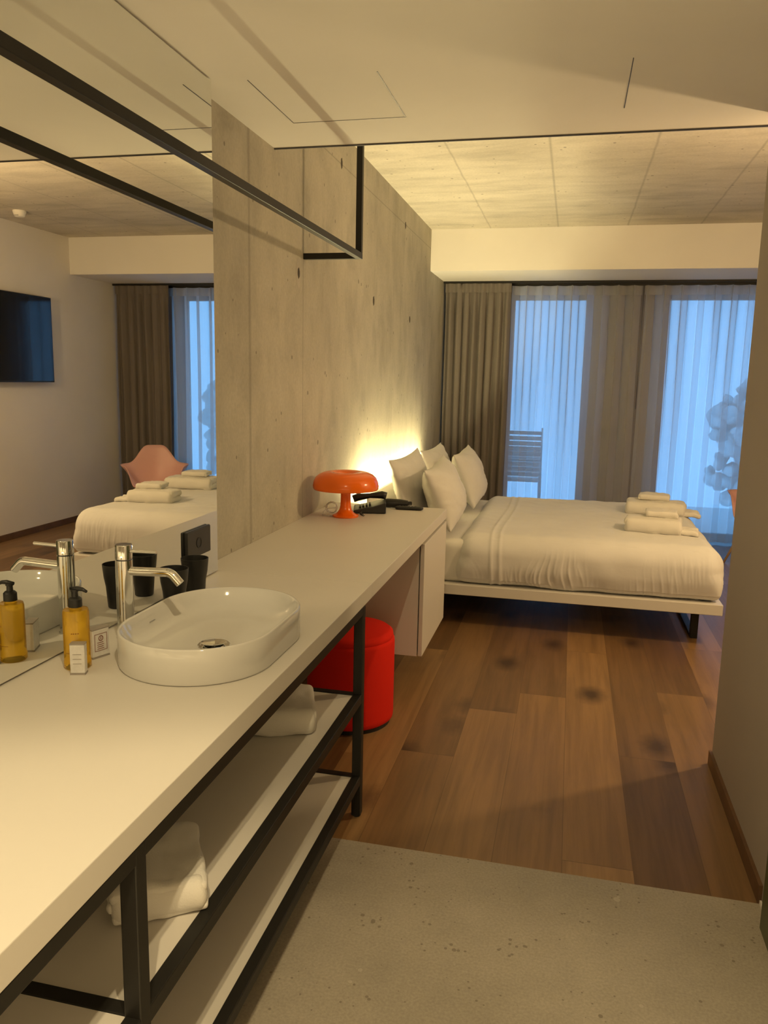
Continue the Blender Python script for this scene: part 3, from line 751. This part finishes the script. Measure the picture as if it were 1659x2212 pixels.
# towels
def towel(name_label, loc, rz, size, layers, seed, group, spill=False, cat='towel'):
    r = thing('folded_towel', name_label, cat, loc, rz, group)
    bm = BM(); Lx, Ly, H = size; h = H/layers
    for k in range(layers):
        ox = random.uniform(-.006, .006); oy = random.uniform(-.006, .006)
        def fn(co, n, k=k):
            q = co+n*(.007*nz(co.x*11+seed, co.y*13, k)+.003*nz(co.x*40, co.y*40, k+seed))
            q.z += .006*nz(co.x*5+seed, co.y*5, 2)+(-.006*(abs(co.x)/(Lx/2))**3*(k/max(1, layers-1)))
            return q
        rbox(bm, (Lx, Ly, h*1.06), (h*.45, h*.5, h*.5), (36, 20, 5), fn, (ox, oy, h*(k+.5)+.002))
    # rounded fold joining the layers along one long side
    rbox(bm, (Lx*.985, H*.75, H*.98), (.02, H*.36, H*.48), (30, 8, 12), lambda co, n: co+n*.003*nz(co.x*16+seed, co.y*10, co.z*20), (0, -Ly/2+H*.22, H*.5+.002))
    o = obj('cloth', bm, 'towel', r, True)
    if spill:
        s = BM(); rbox(s, (.13, Ly*.95, .036), (.016, .016, .016), (24, 30, 4), lambda co, n: Vector((co.x+.012*nz(co.y*14, seed, 1), co.y, co.z+.010*nz(co.x*22, co.y*26+seed, 3)+(-.10*(co.x+.03) if co.x > -.03 else 0))), (Lx/2+.040, .0, H*.24))
        obj('loose_end', s, 'towel', r, True)
    return r
BZ = .617
towel('rolled white bath towel on the near foot corner of the bed', (1.955, 5.60, BZ-.004), -.12, (.37, .22, .098), 2, 1, 'bath towels on the bed', True)
towel('small folded white towel on top of the near bath towel', (2.01, 5.67, BZ+.096), -.10, (.21, .16, .040), 2, 2, 'hand towels on the bed')
towel('rolled white bath towel farther back on the bed by the window', (2.04, 6.42, BZ-.004), -.08, (.44, .24, .098), 2, 3, 'bath towels on the bed', True)
towel('small folded white towel on top of the far bath towel', (2.04, 6.50, BZ+.096), -.12, (.23, .16, .042), 2, 4, 'hand towels on the bed')
SH = .477
towel('crumpled white towel on the middle shelf, nearer the camera', (0.530, 1.455, SH), .55, (.20, .24, .075), 3, 6, 'towels on the middle shelf')
towel('folded white towel at the far end of the middle shelf', (0.455, 2.33, SH), .35, (.30, .24, .085), 2, 8, 'towels on the middle shelf')

# =====================================================================
# CHAIR, TELEVISION, DETECTOR
# =====================================================================
ch = thing('armchair', 'pink moulded plastic armchair beyond the foot of the bed', 'chair', (3.13, 7.72, 0), -.50)
bm = BM(); NT_, NS = 96, 24; G = []
def rim_h(p):   # p = angle from the back, 0..pi
    if p < .22: return .405
    if p < 1.05: return .405-.185*(0.5-0.5*math.cos(PI*(p-.22)/.83))**1.25
    if p < 1.75: return .220-.010*(p-1.05)/.7
    if p < 2.25: return .21*(0.5+0.5*math.cos(PI*(p-1.75)/.5))-.005
    return -.005
for i in range(NT_):
    an = 2*PI*i/NT_; p = abs((an+PI) % (2*PI)-PI)
    hgt = rim_h(p); dx, dy = math.sin(an), math.cos(an)
    Rx = .27+.055*math.exp(-((p-1.35)/.45)**2); Ry = .25 if dy > 0 else .24
    ring = []
    for j in range(NS+1):
        s = j/NS; g = s**.72; zz = hgt*(max(0, s-.35)/.65)**1.7 if hgt > 0 else hgt*s
        fl = 1+.10*max(0, s-.85)/.15*math.exp(-((p-1.4)/.5)**2)
        ring.append((dx*Rx*g*fl, dy*Ry*g*fl, .43+zz-.02*(1-s)))
    G.append(ring)
cvt = bm.verts.new((0, 0, .41))
V = [[bm.verts.new(G[i][j]) for j in range(1, NS+1)] for i in range(NT_)]
for i in range(NT_):
    k = (i+1) % NT_; bm.faces.new((cvt, V[i][0], V[k][0]))
    for j in range(NS-1): bm.faces.new((V[i][j], V[i][j+1], V[k][j+1], V[k][j]))
so_ = obj('shell', bm, 'pink', ch, True); s = so_.modifiers.new('solid', 'SOLIDIFY'); s.thickness = .007; s.offset = 1
for sx in (-1, 1):
    for sy in (-1, 1):
        obj('leg', tube(BM(), [(sx*.25, sy*.23, .0), (sx*.11, sy*.11, .40)], [.009, .014], 12), 'pinkwood', ch, True)
obj('brace', tube(tube(BM(), [(-.20, -.19, .14), (.15, .15, .33)], .004, 8), [(.20, -.19, .14), (-.15, .15, .33)], .004, 8), 'black', ch, True)

tv = thing('television', 'black flat television on the bedroom wall, seen in the mirror', 'television', (RW, 6.47, 1.915))
obj('cabinet', B(-.075, -.045, -.715, .715, -.415, .415), 'blackpl', tv, bevel=.004)
obj('screen', B(-.0765, -.0752, -.705, .705, -.402, .407), 'screen', tv)
obj('wall_bracket', B(-.045, -.001, -.2, .2, -.15, .15), 'black', tv)
sd = thing('smoke_detector', 'white round smoke detector on the concrete ceiling, seen in the mirror', 'smoke detector', (3.597, 6.344, 2.985))
obj('housing', lathe(BM(), [(0, -.052), (.036, -.052), (.044, -.046), (.052, -.022), (.055, -.016), (.056, -.0005), (0, -.0005)], 40), 'white', sd, True, auto=40)
obj('sensor_slot', B(-.02, .02, -.047, -.042, -.046, -.043), 'blackpl', sd)
